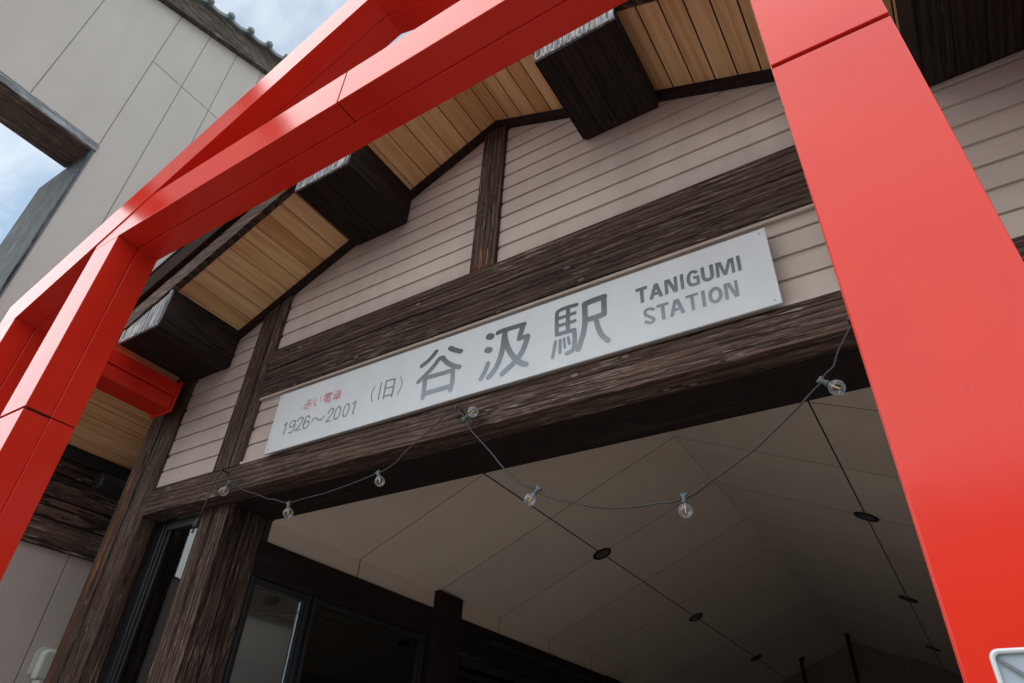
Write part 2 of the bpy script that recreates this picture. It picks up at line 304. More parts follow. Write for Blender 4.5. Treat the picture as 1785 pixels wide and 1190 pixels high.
LETTERS = {
 'tani': [(0.051,[(-3.544,5.126),(-3.585,5.08),(-3.641,5.038),(-3.701,5.01)]),(0.053,[(-3.374,5.111),(-3.314,5.069),(-3.239,5.028)]),(0.052,[(-3.444,5.022),(-3.493,5.024),(-3.546,4.962),(-3.626,4.894),(-3.714,4.833)]),(0.051,[(-3.439,5.01),(-3.387,4.948),(-3.305,4.887),(-3.235,4.852)]),(0.047,[(-3.64,4.853),(-3.598,4.85),(-3.46,4.844),(-3.313,4.841)]),(0.049,[(-3.306,4.839),(-3.3,4.703),(-3.312,4.632)]),(0.051,[(-3.634,4.839),(-3.628,4.722),(-3.629,4.635)]),(0.048,[(-3.618,4.675),(-3.476,4.673),(-3.317,4.67)])],
 'gumi': [(0.071,[(-2.93,5.094),(-2.901,5.082)]),(0.064,[(-2.938,4.945),(-2.906,4.932)]),(0.052,[(-2.915,4.788),(-2.94,4.716),(-2.977,4.648)]),(0.051,[(-2.831,5.1),(-2.765,5.107),(-2.55,5.098)]),(0.054,[(-2.559,5.098),(-2.58,5.022),(-2.595,4.957)]),(0.043,[(-2.594,4.954),(-2.538,4.957),(-2.508,4.953)]),(0.056,[(-2.511,4.951),(-2.529,4.879),(-2.566,4.793),(-2.638,4.713),(-2.752,4.635)]),(0.054,[(-2.751,5.076),(-2.746,5.003),(-2.701,4.874),(-2.641,4.769),(-2.573,4.693),(-2.513,4.656)]),(0.059,[(-2.756,5.058),(-2.765,4.921),(-2.793,4.793),(-2.835,4.702),(-2.894,4.642)])],
 'eki': [(0.04,[(-2.027,5.118),(-2.122,5.124),(-2.195,5.117),(-2.217,5.091),(-2.219,4.969),(-2.217,4.865)]),(0.042,[(-2.217,4.865),(-2.145,4.863),(-2.05,4.859)]),(0.043,[(-2.05,4.855),(-2.048,4.751),(-2.063,4.662),(-2.121,4.643)]),(0.041,[(-2.109,5.105),(-2.112,4.864)]),(0.034,[(-2.213,5.034),(-2.127,5.033),(-2.043,5.036)]),(0.034,[(-2.212,4.953),(-2.127,4.952),(-2.044,4.952)]),(0.032,[(-2.229,4.797),(-2.254,4.642)]),(0.029,[(-2.184,4.798),(-2.186,4.67)]),(0.025,[(-2.148,4.802),(-2.139,4.706)]),(0.025,[(-2.109,4.801),(-2.098,4.73)]),(0.052,[(-1.95,5.092),(-1.95,4.911),(-1.969,4.788),(-2.017,4.649)]),(0.059,[(-1.95,5.095),(-1.882,5.103),(-1.768,5.104)]),(0.05,[(-1.771,5.102),(-1.774,4.925)]),(0.053,[(-1.777,4.923),(-1.852,4.918),(-1.944,4.922)]),(0.045,[(-1.847,4.886),(-1.832,4.804),(-1.801,4.717),(-1.748,4.646)])],
 'kyu': [(0.017,[(-4.204,4.965),(-4.209,4.771)]),(0.02,[(-4.142,4.965),(-4.139,4.766)]),(0.018,[(-4.139,4.964),(-4.08,4.964),(-4.029,4.959)]),(0.02,[(-4.029,4.959),(-4.029,4.862),(-4.033,4.764)]),(0.015,[(-4.128,4.877),(-4.032,4.874)]),(0.017,[(-4.135,4.788),(-4.035,4.785)]),(0.01,[(-4.286,4.953),(-4.308,4.902),(-4.312,4.841),(-4.281,4.767)]),(0.01,[(-3.956,4.961),(-3.924,4.893),(-3.929,4.829),(-3.961,4.767)])],
 'years': [(0.019,[(-5.556,4.824),(-5.522,4.843)]),(0.018,[(-5.523,4.845),(-5.527,4.701)]),(0.015,[(-5.401,4.838),(-5.443,4.843),(-5.466,4.802),(-5.453,4.776),(-5.421,4.768),(-5.386,4.794),(-5.39,4.832),(-5.401,4.838)]),(0.017,[(-5.389,4.829),(-5.377,4.757),(-5.399,4.705),(-5.449,4.703)]),(0.017,[(-5.355,4.821),(-5.331,4.85),(-5.287,4.847),(-5.269,4.817),(-5.296,4.766),(-5.351,4.705)]),(0.013,[(-5.351,4.705),(-5.267,4.702)]),(0.015,[(-5.166,4.819),(-5.191,4.843),(-5.224,4.834),(-5.239,4.769),(-5.232,4.716),(-5.201,4.697),(-5.164,4.716),(-5.159,4.755),(-5.185,4.778),(-5.22,4.775),(-5.235,4.745)]),(0.014,[(-5.12,4.753),(-5.096,4.79),(-5.063,4.787),(-5.021,4.754),(-4.98,4.744),(-4.942,4.779)]),(0.016,[(-4.896,4.798),(-4.878,4.831),(-4.847,4.842),(-4.822,4.816),(-4.84,4.77),(-4.896,4.695)]),(0.013,[(-4.896,4.695),(-4.828,4.694)]),(0.015,[(-4.743,4.838),(-4.779,4.822),(-4.792,4.746),(-4.777,4.704),(-4.75,4.694),(-4.72,4.728),(-4.719,4.8),(-4.743,4.838)]),(0.014,[(-4.622,4.836),(-4.658,4.821),(-4.67,4.754),(-4.662,4.713),(-4.637,4.693),(-4.605,4.72),(-4.598,4.796),(-4.622,4.836)]),(0.016,[(-4.555,4.821),(-4.517,4.841)]),(0.015,[(-4.52,4.84),(-4.526,4.695)])],
 'akai': [(0.009,[(-5.292,5.042),(-5.206,5.043)]),(0.01,[(-5.248,5.063),(-5.244,5.009)]),(0.009,[(-5.304,5.01),(-5.188,5.012)]),(0.012,[(-5.26,5.007),(-5.267,4.968),(-5.294,4.941)]),(0.011,[(-5.234,5.01),(-5.231,4.958),(-5.245,4.939)]),(0.012,[(-5.289,5.0),(-5.309,4.966)]),(0.008,[(-5.215,4.998),(-5.194,4.962)]),(0.01,[(-5.148,5.046),(-5.156,4.995),(-5.139,4.955),(-5.122,4.97)]),(0.008,[(-5.08,5.049),(-5.054,4.978)]),(0.008,[(-5.003,5.058),(-4.913,5.055)]),(0.01,[(-5.017,5.031),(-5.013,5.044),(-4.905,5.038),(-4.908,5.022)]),(0.01,[(-4.963,5.057),(-4.96,5.01)]),(0.009,[(-4.998,5.032),(-4.979,5.032)]),(0.009,[(-4.996,5.019),(-4.977,5.019)]),(0.008,[(-4.948,5.032),(-4.928,5.031)]),(0.008,[(-4.946,5.019),(-4.926,5.018)]),(0.008,[(-5.008,5.01),(-4.92,5.004)]),(0.009,[(-5.008,5.01),(-5.003,4.964)]),(0.009,[(-4.921,5.003),(-4.915,4.959)]),(0.008,[(-5.006,4.987),(-4.919,4.982)]),(0.008,[(-5.003,4.965),(-4.917,4.96)]),(0.008,[(-4.964,5.008),(-4.962,4.953),(-4.939,4.94),(-4.903,4.94)]),(0.008,[(-4.869,5.046),(-4.768,5.043)]),(0.01,[(-4.812,5.053),(-4.817,4.932)]),(0.009,[(-4.861,5.016),(-4.777,5.019)]),(0.01,[(-4.861,5.016),(-4.863,4.974)]),(0.01,[(-4.777,5.019),(-4.776,4.971)]),(0.008,[(-4.863,4.995),(-4.778,4.995)]),(0.008,[(-4.863,4.974),(-4.777,4.971)]),(0.008,[(-4.879,4.957),(-4.762,4.954)])],
 'latin': [(0.033,[(-1.488,5.055),(-1.389,5.054)]),(0.031,[(-1.437,5.052),(-1.438,4.91)]),(0.031,[(-1.315,5.059),(-1.365,4.914)]),(0.03,[(-1.314,5.06),(-1.277,4.913)]),(0.027,[(-1.345,4.96),(-1.291,4.958)]),(0.028,[(-1.23,5.062),(-1.233,4.916)]),(0.028,[(-1.214,5.059),(-1.163,4.916)]),(0.026,[(-1.152,5.065),(-1.156,4.913)]),(0.028,[(-1.101,5.068),(-1.103,4.916)]),(0.028,[(-0.978,5.032),(-1.0,5.052),(-1.027,5.053),(-1.047,5.02),(-1.052,4.981),(-1.044,4.943),(-1.02,4.926),(-0.985,4.928)]),(0.026,[(-1.012,4.993),(-0.965,4.989)]),(0.022,[(-0.975,4.989),(-0.978,4.914)]),(0.029,[(-0.934,5.066),(-0.935,4.973),(-0.923,4.937),(-0.898,4.929),(-0.874,4.94),(-0.866,4.971),(-0.865,5.066)]),(0.025,[(-0.819,5.064),(-0.825,4.918)]),(0.025,[(-0.802,5.059),(-0.772,4.922)]),(0.027,[(-0.721,5.062),(-0.77,4.921)]),(0.025,[(-0.705,5.065),(-0.708,4.917)]),(0.027,[(-0.659,5.066),(-0.661,4.916)]),(0.026,[(-1.346,4.805),(-1.369,4.824),(-1.409,4.829),(-1.425,4.804),(-1.415,4.774),(-1.381,4.744),(-1.358,4.719),(-1.366,4.696),(-1.396,4.694),(-1.431,4.72)]),(0.026,[(-1.327,4.827),(-1.229,4.827)]),(0.028,[(-1.279,4.821),(-1.278,4.686)]),(0.028,[(-1.172,4.838),(-1.215,4.688)]),(0.031,[(-1.16,4.837),(-1.121,4.69)]),(0.024,[(-1.195,4.743),(-1.133,4.74)]),(0.025,[(-1.092,4.828),(-0.994,4.828)]),(0.026,[(-1.044,4.822),(-1.044,4.687)]),(0.028,[(-0.957,4.84),(-0.958,4.686)]),(0.027,[(-0.859,4.826),(-0.889,4.815),(-0.906,4.783),(-0.903,4.729),(-0.88,4.703),(-0.852,4.709),(-0.831,4.743),(-0.832,4.792),(-0.859,4.826)]),(0.025,[(-0.785,4.839),(-0.79,4.688)]),(0.026,[(-0.766,4.837),(-0.719,4.69)]),(0.024,[(-0.708,4.84),(-0.711,4.694)])],
}
CORD = [(-6.382,-0.09,4.444),(-6.357,-0.09,4.432),(-6.241,-0.09,4.315),(-6.153,-0.09,4.259),(-5.968,-0.09,4.176),(-5.852,-0.09,4.117),(-5.628,-0.09,4.037),(-5.471,-0.09,3.966),(-5.332,-0.09,3.932),(-5.198,-0.09,3.879),(-5.121,-0.09,3.864),(-5.071,-0.09,3.857),(-4.919,-0.09,3.869),(-4.625,-0.09,3.873),(-4.202,-0.09,3.916),(-4.025,-0.09,3.948),(-3.958,-0.09,3.951),(-3.813,-0.09,4.005),(-3.729,-0.09,4.079),(-3.641,-0.09,4.138),(-3.518,-0.09,4.212),(-3.322,-0.09,4.344),(-3.191,-0.09,4.39),(-3.175,-0.09,4.386),(-3.092,-0.09,4.277),(-3.027,-0.09,4.156),(-2.952,-0.09,4.066),(-2.783,-0.09,3.873),(-2.664,-0.09,3.725),(-2.551,-0.09,3.622),(-2.497,-0.09,3.565),(-2.394,-0.09,3.507),(-2.344,-0.09,3.469),(-2.203,-0.09,3.392),(-2.046,-0.09,3.335),(-1.914,-0.09,3.285),(-1.728,-0.09,3.244),(-1.565,-0.09,3.228),(-1.431,-0.09,3.226),(-1.342,-0.09,3.217),(-1.265,-0.09,3.231),(-1.238,-0.09,3.235),(-1.172,-0.09,3.258),(-1.104,-0.09,3.301),(-0.961,-0.09,3.37),(-0.856,-0.09,3.427),(-0.771,-0.09,3.474),(-0.647,-0.09,3.564),(-0.486,-0.09,3.682),(-0.376,-0.09,3.775),(-0.325,-0.09,3.811),(-0.306,-0.09,3.84),(-0.281,-0.09,3.872),(-0.227,-0.09,3.91),(-0.201,-0.09,3.963),(-0.166,-0.09,4.028),(-0.086,-0.09,4.139),(-0.063,-0.09,4.172)]
PLUG_CORD = [(-6.39,-0.09,4.438),(-6.47,-0.09,4.427),(-6.484,-0.09,4.137),(-6.529,-0.09,3.915)]
BULBS = [((-6.166,-0.09,4.288),(-6.234,-0.09,4.183),0.049),((-5.116,-0.09,3.857),(-5.09,-0.09,3.756),0.048),((-3.995,-0.09,3.936),(-3.963,-0.09,3.861),0.045),((-3.08,-0.09,4.271),(-3.01,-0.09,4.312),0.046),((-2.353,-0.09,3.48),(-2.41,-0.09,3.421),0.045),((-1.263,-0.09,3.234),(-1.262,-0.09,3.147),0.045),((-0.311,-0.09,3.828),(-0.24,-0.09,3.76),0.049)]
# ================================================================ ground and hills behind the viewer, the latter added unseen for reflections
g = MB(); g.add([(-700,-700,GZ),(700,-700,GZ),(700,700,GZ),(-700,700,GZ)], [(0,1,2,3)]); structure(g.build('ground', M_GROUND))
hm = MB(); vs = []; fs = []; n = 60
for i in range(n+1):
    a = R(180 + 180*i/n); r1, r2, r3 = 150, 230, 330
    h = 30 + 16*math.sin(i*0.37) + 9*math.sin(i*1.13+1) + random.uniform(-2,2)
    for rr, hh in ((r1, GZ-1), (r2, GZ+h*0.62), (r3, GZ+h)): vs.append((rr*math.cos(a), rr*math.sin(a), hh))
for i in range(n):
    for k in range(2): a = i*3+k; fs.append((a, a+3, a+4, a+1))
hm.add(vs, fs); structure(hm.build('unseen_hills', M_HILL, smooth=True))
hv = []; hf = []; nx, ny = 36, 10                       # unseen slope added behind the viewer to darken the red column's reflections
for j in range(ny+1):
    for i in range(nx+1):
        x = -22 + 52*i/nx; y = -26 - 34*j/ny
        e = max(0.0, 1-((x-4)/24)**2)**0.6
        hv.append((x + random.uniform(-.3,.3), y, GZ - 0.5 + (20*(j/ny)**0.6 + (6 if j else 0))*e + random.uniform(-.9,.9)*(1 if j else 0)))
for j in range(ny):
    for i in range(nx): a = j*(nx+1)+i; hf.append((a, a+1, a+nx+2, a+nx+1))
hw_ = MB(); hw_.add(hv, hf); structure(hw_.build('unseen_slope', M_HILL, smooth=True))

# ================================================================ station building
XC = -3.14; SL = 0.447; AP = 8.478
def sz(x): return AP - SL*abs(x-XC)          # soffit height above x
B = thing('station_building', 'station entrance porch with cedar gable soffit, beige siding and dark timber', 'building', (XC, 0, GZ))

# --- siding: lapped courses 0.22 units high, every third joint open
sb = MB(); P0, F0 = 4.57, 0.035
k = 0
while P0 + 0.22*k < AP:
    z0, z1 = P0+0.22*k, P0+0.22*(k+1)
    hw = min(5.2, (AP+0.12-z0)/SL); xa, xb = XC-hw, XC+hw; r = random.random()
    dbl = (k % 3 == 2)
    prof = [(F0+0.014, z0-0.002), (F0, z0), (F0, z1-0.040), (F0+0.019, z1-0.004)] if (k % 3 != 1) else [(F0+0.016, z0-0.002), (F0, z0), (F0, z1-0.052), (F0+0.012, z1-0.050), (F0+0.012, z1-0.046),(F0+0.018, z1-0.044), (F0+0.019, z1-0.004)]
    prof.append((F0+0.03, z1-0.002)); prof.append((F0+0.03, z0-0.002))
    sb.prism_x(prof, xa, xb, r); k += 1
siding = sb.build('siding', M_SIDING, B)
bk = MB(); bk.prism_y([(XC-5.2,4.4),(XC+5.2,4.4),(XC+5.2,sz(XC+5.2)),(XC,AP+0.1),(XC-5.2,sz(XC-5.2))], 0.075, 0.20); bk.build('wall_core', M_GAP, B)

# --- posts and beams of the facade
def post(name, boards, y0, y1, z0, z1, m=None, core=None):
    b = MB()
    for (xa, xb) in boards: b.box(xa, xb, y0, y1, z0, z1)
    o = b.build(name, m or W['z'], B, 0.004)
    return o
for mir in (False, True):
    mx_ = (lambda x: 2*XC-x) if mir else (lambda x: x)
    def bb(l): return [tuple(sorted((mx_(a), mx_(b)))) for a, b in l]
    top = sz(-8.2)-0.02
    post('corner_post', bb([(-8.55,-8.265),(-8.235,-7.85)]), 0.0, 0.19, GZ, top)
    c = MB(); xa, xb = sorted((mx_(-8.53), mx_(-7.87))); c.box(xa, xb, 0.02, 0.45, GZ, top-0.01); c.build('corner_post_core', WS['z'], B)
    if not mir:
        st = MB()
        for (xa_, za, zb, ww) in ((-8.50,2.2,5.1,0.075),(-8.43,3.4,5.35,0.05)):
            st.add([(xa_,-0.004,za),(xa_+ww,-0.004,za+0.15),(xa_+ww*0.9,-0.004,zb-0.3),(xa_+ww*0.3,-0.004,zb)], [(0,1,2,3)])
        st.build('bare_wood_streak', WR, B)
    post('upper_post', bb([(-6.71,-6.445),(-6.415,-6.25)]), -0.004, 0.10, 4.534, sz(-6.5)-0.02)
post('king_post', [(-3.30,-2.98)], -0.004, 0.10, 6.066, AP-0.12)
st = MB()
for xa_, ww, zt_ in ((-3.27,0.05,6.34),(-3.20,0.07,6.62),(-3.11,0.055,6.38),(-3.05,0.045,6.25)):
    st.add([(xa_,-0.0065,6.072),(xa_+ww,-0.0065,6.072),(xa_+ww*0.62,-0.0065,(6.072+zt_)/2),(xa_+ww*0.45,-0.0065,zt_),(xa_+ww*0.3,-0.0065,(6.072+zt_)/2)], [(0,1,2,3,4)])
st.build('bare_wood_streak', WR, B)
post('jamb_post', [(-6.98,-6.775),(-6.745,-6.5)], 0.205, 0.43, GZ, 4.203)
post('jamb_post_return', [(-6.97,-6.503)], 0.455, 0.72, GZ, 4.203)
c = MB(); c.box(-6.95,-6.52,0.24,0.70,GZ,4.20); c.build('jamb_post_core', M_BACK, B)
ub = MB(); ub.box(-6.248,-0.03,-0.016,0.10,5.385,5.742); ub.box(-6.248,-0.03,-0.010,0.10,5.758,6.062); ub.build('upper_beam', W['x'], B, 0.004)
hb = MB(); hb.box(-7.848,1.57,-0.006,0.24,4.205,4.532); hb.build('header_beam', W['x'], B, 0.005)
hs = MB(); hs.box(-6.5,1.24,0.243,0.80,4.206,4.40); hs.build('header_soffit', WS['x'], B)
# sills of siding above header / below upper beam
tr = MB(); tr.box(-6.248,-0.03,0.0,0.034,5.352,5.383); tr.box(-6.248,-0.03,0.004,0.034,4.534,4.566); tr.build('siding_trim', M_SIDING, B)
# dark trim where the siding meets the soffit
tm = MB()
for sgn in (-1, 1):
    x1 = XC + sgn*5.2
    tm.prism_y([(XC, AP-0.115),(x1, sz(x1)-0.115),(x1, sz(x1)-0.004),(XC, AP-0.004)], -0.035, 0.033)
tm.build('soffit_trim', WS['x'], B)

# --- cedar soffit boards
so = MB(); x = XC
while x > -9.9:
    xn = max(x-0.2, -9.93); y1 = 0.03 if x > -7.9 else 0.8
    so.add([(x-0.007,-0.965,sz(x-0.007)),(xn+0.007,-0.965,sz(xn+0.007)),(xn+0.007,y1,sz(xn+0.007)),(x-0.007,y1,sz(x-0.007)),
            (x-0.007,-0.965,sz(x)+0.03),(xn+0.007,-0.965,sz(xn)+0.03),(xn+0.007,y1,sz(xn)+0.03),(x-0.007,y1,sz(x)+0.03)],
           [(0,1,2,3),(4,5,6,7),(0,4,7,3),(1,5,6,2)]); x = xn
    if xn <= -9.93: break
x = XC
while x < 3.4:
    xn = x+0.2
    so.add([(x+0.007,-0.965,sz(x+0.007)),(xn-0.007,-0.965,sz(xn-0.007)),(xn-0.007,0.03,sz(xn-0.007)),(x+0.007,0.03,sz(x+0.007)),
            (x+0.007,-0.965,sz(x)+0.03),(xn-0.007,-0.965,sz(xn)+0.03),(xn-0.007,0.03,sz(xn)+0.03),(x+0.007,0.03,sz(x)+0.03)],
           [(0,1,2,3),(4,5,6,7),(0,4,7,3),(1,5,6,2)]); x = xn
so.build('soffit', M_CEDAR, B)
# --- roof above, barge boards and fascia
def slope(b, xa, xb, y0, y1, d0, d1, rnd=None):
    b.prism_y([(xa, sz(xa)+d0),(xb, sz(xb)+d0),(xb, sz(xb)+d1),(xa, sz(xa)+d1)], y0, y1, rnd)
XL, XR = -9.93, 3.45
rf = MB()
slope(rf, XC, -8.5, -0.96, 17.9, 0.05, 0.70); slope(rf, -8.5, XL, -0.96, 0.79, 0.05, 0.70); slope(rf, XC, XR, -0.96, 17.9, 0.05, 0.70)
rf.build('roof_deck', M_GAP, B)
ro = MB()
slope(ro, XC, -8.5, -1.13, 17.9, 0.72, 0.76); slope(ro, -8.5, XL, -1.13, 0.82, 0.72, 0.76); slope(ro, XC, XR, -1.13, 17.9, 0.72, 0.76)
ro.build('roof', M_ROOF, B)
bb_ = MB()
for xa, xb in ((XC-0.004, XL), (XC+0.004, XR)): slope(bb_, xa, xb, -1.055, -0.968, -0.004, 0.30)
bb_.build('barge_board', W['x'], B, 0.004)
fa = MB()
for xa, xb in ((XC-0.004, XL), (XC+0.004, XR)): slope(fa, xa, xb, -1.11, -0.97, 0.35, 0.715)
fa.build('fascia_board', M_FASC, B, 0.006)
# --- boxed beam ends under the eaves
def beam_end(x0, x1, zb):
    b = MB()
    zc = [ (x, sz(x)-0.003) for x in (x0, x1)]
    b.prism_y([(x0,zb+0.012),(x1,zb+0.012),(x1,zc[1][1]),(x0,zc[0][1])], -1.015, 0.03)
    n = 4
    for i in range(n):                                  # boards of the underside
        xa = x0+(x1-x0)*i/n; xb = x0+(x1-x0)*(i+1)/n
        b.box(xa+0.002, xb-0.002, -1.02, -0.002, zb-0.004, zb+0.010)
    side = x1 if True else x0
    b.box(x1+0.001, x1+0.016, -1.02, -0.002, zb-0.004, zb+0.11); b.box(x1+0.001, x1+0.012, -1.02, -0.002, zb+0.122, zc[1][1])
    b.box(x0-0.016, x0-0.001, -1.02, -0.002, zb-0.004, zb+0.11); b.box(x0-0.012, x0-0.001, -1.02, -0.002, zb+0.122, zc[0][1])
    o = b.build('beam_end', WS['y'], B, 0.003)
    e = MB(); d = 0.045
    e.prism_y([(x0+d,zb+d),(x1-d,zb+d),(x1-d,sz(x1-d)-0.02),(x0+d,sz(x0+d)-0.02)], -1.03, -1.017)
    e.box(x0-0.01, x1+0.01, -1.042, -1.018, zb, zb+d-0.003)
    e.prism_y([(x0-0.01,zb+d),(x0+d-0.004,zb+d),(x0+d-0.004,sz(x0)-0.02),(x0-0.01,sz(x0)-0.02)], -1.042, -1.018)
    e.prism_y([(x1-d+0.004,zb+d),(x1+0.01,zb+d),(x1+0.01,sz(x1)-0.02),(x1-d+0.004,sz(x1)-0.02)], -1.042, -1.018)
    eb = e.build('end_board', WG['z'], B); eb.parent = o
for x0, x1, zb in ((-7.97,-7.17,6.105), (-5.205,-4.395,7.375), (-1.94,-1.135,7.365), (0.89,1.70,6.13)): beam_end(x0, x1, zb)

# --- porch ceiling: two slopes of cream boards with open joints
CX, CZ, CS = -2.63, 5.885, 0.4377
def cz(x): return CZ - CS*abs(x-CX)
ce = MB(); ys = [0.80, 2.31, 4.0, 5.7, 7.4, 9.1, 10.8, 12.5, 14.2, 15.9, 17.6]
for xs in ((-6.497,-4.58),(-4.58,CX),(CX,-0.67),(-0.67,1.24)):
    for y0, y1 in zip(ys, ys[1:]):
        xa, xb = xs[0]+0.009, xs[1]-0.009
        if xs[0] < -6: xa = -6.4965
        if xs[1] == CX: xb = CX-0.002
        if xs[0] == CX: xa = CX+0.002
        ce.quad((xa,y0+0.006,cz(xa)),(xb,y0+0.006,cz(xb)),(xb,y1-0.006,cz(xb)),(xa,y1-0.006,cz(xa)))
for y0, y1 in zip(ys, ys[1:]):
    ce.quad((-6.497,y0+0.008,3.94),(-6.497,y1-0.008,3.94),(-6.497,y1-0.008,cz(-6.4965)),(-6.497,y0+0.008,cz(-6.4965)))
ce.build('ceiling', M_CEIL, B)
cb = MB()
for xa, xb in ((-6.6,CX),(CX,1.3)): cb.add([(xa,0.30,cz(xa)+0.03),(xb,0.30,cz(xb)+0.03),(xb,17.8,cz(xb)+0.03),(xa,17.8,cz(xa)+0.03)], [(0,1,2,3)])
cb.box(-6.56,-6.51,0.75,17.7,3.9,4.25); cb.build('ceiling_joint', M_GAP, B)
# --- hall walls and floor
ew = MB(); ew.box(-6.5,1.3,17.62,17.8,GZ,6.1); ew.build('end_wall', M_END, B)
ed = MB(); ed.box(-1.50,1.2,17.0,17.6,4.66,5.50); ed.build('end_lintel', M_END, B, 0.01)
rw = MB(); rw.box(1.245,1.5,0.3,17.8,GZ,4.3); rw.build('side_wall', M_PANEL, B)
fl = MB(); fl.box(-8.4,1.3,0.0,17.8,GZ,GZ+0.03); fl.build('floor', M_FLOOR, B)
# left side of the hall: lintel, windows, pillar
lt = MB(); lt.box(-6.70,-6.47,0.725,3.93,3.56,3.952); lt.box(-6.70,-6.47,4.54,17.6,3.56,3.952); lt.build('window_lintel', WS['y'], B, 0.004)
for ya, yb, zt in ((3.935,4.535,4.20),(9.6,10.2,3.94)):
    pl = MB(); pl.box(-6.72,-6.40,ya,yb,GZ,zt); pl.build('pillar', WS['z'], B, 0.006)
def window(y0, y1, z0, z1, glassm, x0=-6.60, x1=-6.50, rails=()):
    f = MB(); t = 0.07
    f.box(x0,x1,y0,y0+t,z0,z1); f.box(x0,x1,y1-t,y1,z0,z1)
    f.box(x0,x1,y0+t,y1-t,z1-t,z1); f.box(x0,x1,y0+t,y1-t,z0,z0+t)
    f.box(x0+0.03,x1+0.03,y0-0.01,y0+0.03,z0,z1); f.box(x0+0.03,x1+0.03,y1-0.03,y1+0.01,z0,z1)
    for z in rails: f.box(x0,x1+0.02,y0+t,y1-t,z-0.03,z+0.03)
    o = f.build('window', M_FRAME, B, 0.003)
    g = MB(); xm = (x0+x1)/2; g.box(xm-0.006,xm+0.006,y0+t+0.002,y1-t-0.002,z0+t+0.002,z1-t-0.002)
    gl = g.build('pane', glassm, B); gl.parent = o
    return o
window(0.74, 1.60, -0.6, 3.555, M_GLASS)
window(1.67, 3.80, -0.6, 3.555, M_GLASSD)
window(4.60, 9.50, -0.6, 3.555, M_GLASSD, rails=(3.2,))
window(10.3, 17.4, -0.6, 3.555, M_GLASSD)
lo = MB(); lo.box(-6.58,-6.52,0.74,17.5,GZ+0.03,-0.605); lo.build('sill_wall', M_PANEL, B)
# rails (transom bars) above the far windows
tb = MB(); tb.box(-6.46,-6.40,4.6,9.4,3.30,3.40); tb.box(-6.47,-6.44,5.4,9.0,3.72,3.80); tb.build('transom_rail', M_FRAME, B, 0.004)
# glazed lobby: front pane between corner post and jamb post
f = MB(); y0, y1 = 0.245, 0.33
f.box(-7.855,-7.66,y0,y1,GZ+0.03,4.20); f.box(-7.045,-6.985,y0,y1,GZ+0.03,4.20); f.box(-7.66,-7.045,y0,y1,4.08,4.20); f.box(-7.66,-7.045,y0,y1,GZ+0.03,-0.4)
f.box(-7.74,-7.70,y0-0.02,y0-0.001,GZ+0.03,4.20); f.box(-7.64,-7.61,y0+0.02,y1,GZ+0.03,4.08)
fo = f.build('lobby_window', M_FRAME, B, 0.003)
g = MB(); g.add([(x,0.269+0.09*(x+7.658)+d,z) for x in (-7.658,-7.047) for d in (0,0.008) for z in (-0.398,4.078)], [(0,1,3,2),(4,6,7,5),(0,4,5,1),(2,3,7,6),(0,2,6,4),(1,5,7,3)]); gp = g.build('pane', M_GLASSR, B); gp.parent = fo
# lobby: slanted fascia of siding colour, far wall posts
lf = MB(); lf.prism_x([(0.9,3.47),(4.5,4.02),(4.5,4.29),(0.9,3.74)], -8.46, -8.36); lf.build('lobby_fascia', M_SIDING, B)
lc = MB(); lc.box(-8.36,-6.72,0.34,17.0,4.42,4.48); lc.build('lobby_ceiling', M_CEIL, B)
lp = MB(); lp.box(-8.50,-8.30,4.3,4.6,GZ,4.4); lp.box(-8.50,-8.30,8.0,17.0,GZ,4.4); lp.build('lobby_wall', WS['z'], B)
# ================================================================ station name sign
SG = thing('station_sign', 'long white station name board with faded grey lettering under the dark double beam', 'sign', (-3.1,-0.06,4.88))
pm = MB(); pm.box(-5.77,-0.428,-0.062,-0.040,4.522,5.253); pm.build('panel', M_SIGN, SG, 0.002)
for x in (-5.72,-0.475):
    for z in (4.565,5.21): sm = MB(); sm.tube([(x,-0.060,z),(x,-0.065,z)], 0.010, 10); sm.build('screw', M_STEEL, SG)
for x in (-5.2,-3.1,-1.0): lm = MB(); lm.box(x-0.03,x+0.03,-0.040,0.034,4.60,5.18); lm.build('mounting_bar', M_STEEL, SG)
def smooth_path(p, n=4):
    if len(p) < 3: return p
    q = []; closed = p[0] == p[-1]
    for i in range(len(p)-1):
        p1, p2 = Vector(p[i]), Vector(p[i+1])
        p0 = Vector(p[i-1]) if i > 0 else (Vector(p[-2]) if closed else p1)
        p3 = Vector(p[i+2]) if i+2 < len(p) else (Vector(p[1]) if closed else p2)
        for k in range(n):
            t = k/n
            q.append(tuple(0.5*((2*p1)+(p2-p0)*t+(2*p0-5*p1+4*p2-p3)*t*t+(3*p1-p0-3*p2+p3)*t**3)))
    q.append(p[-1]); return q
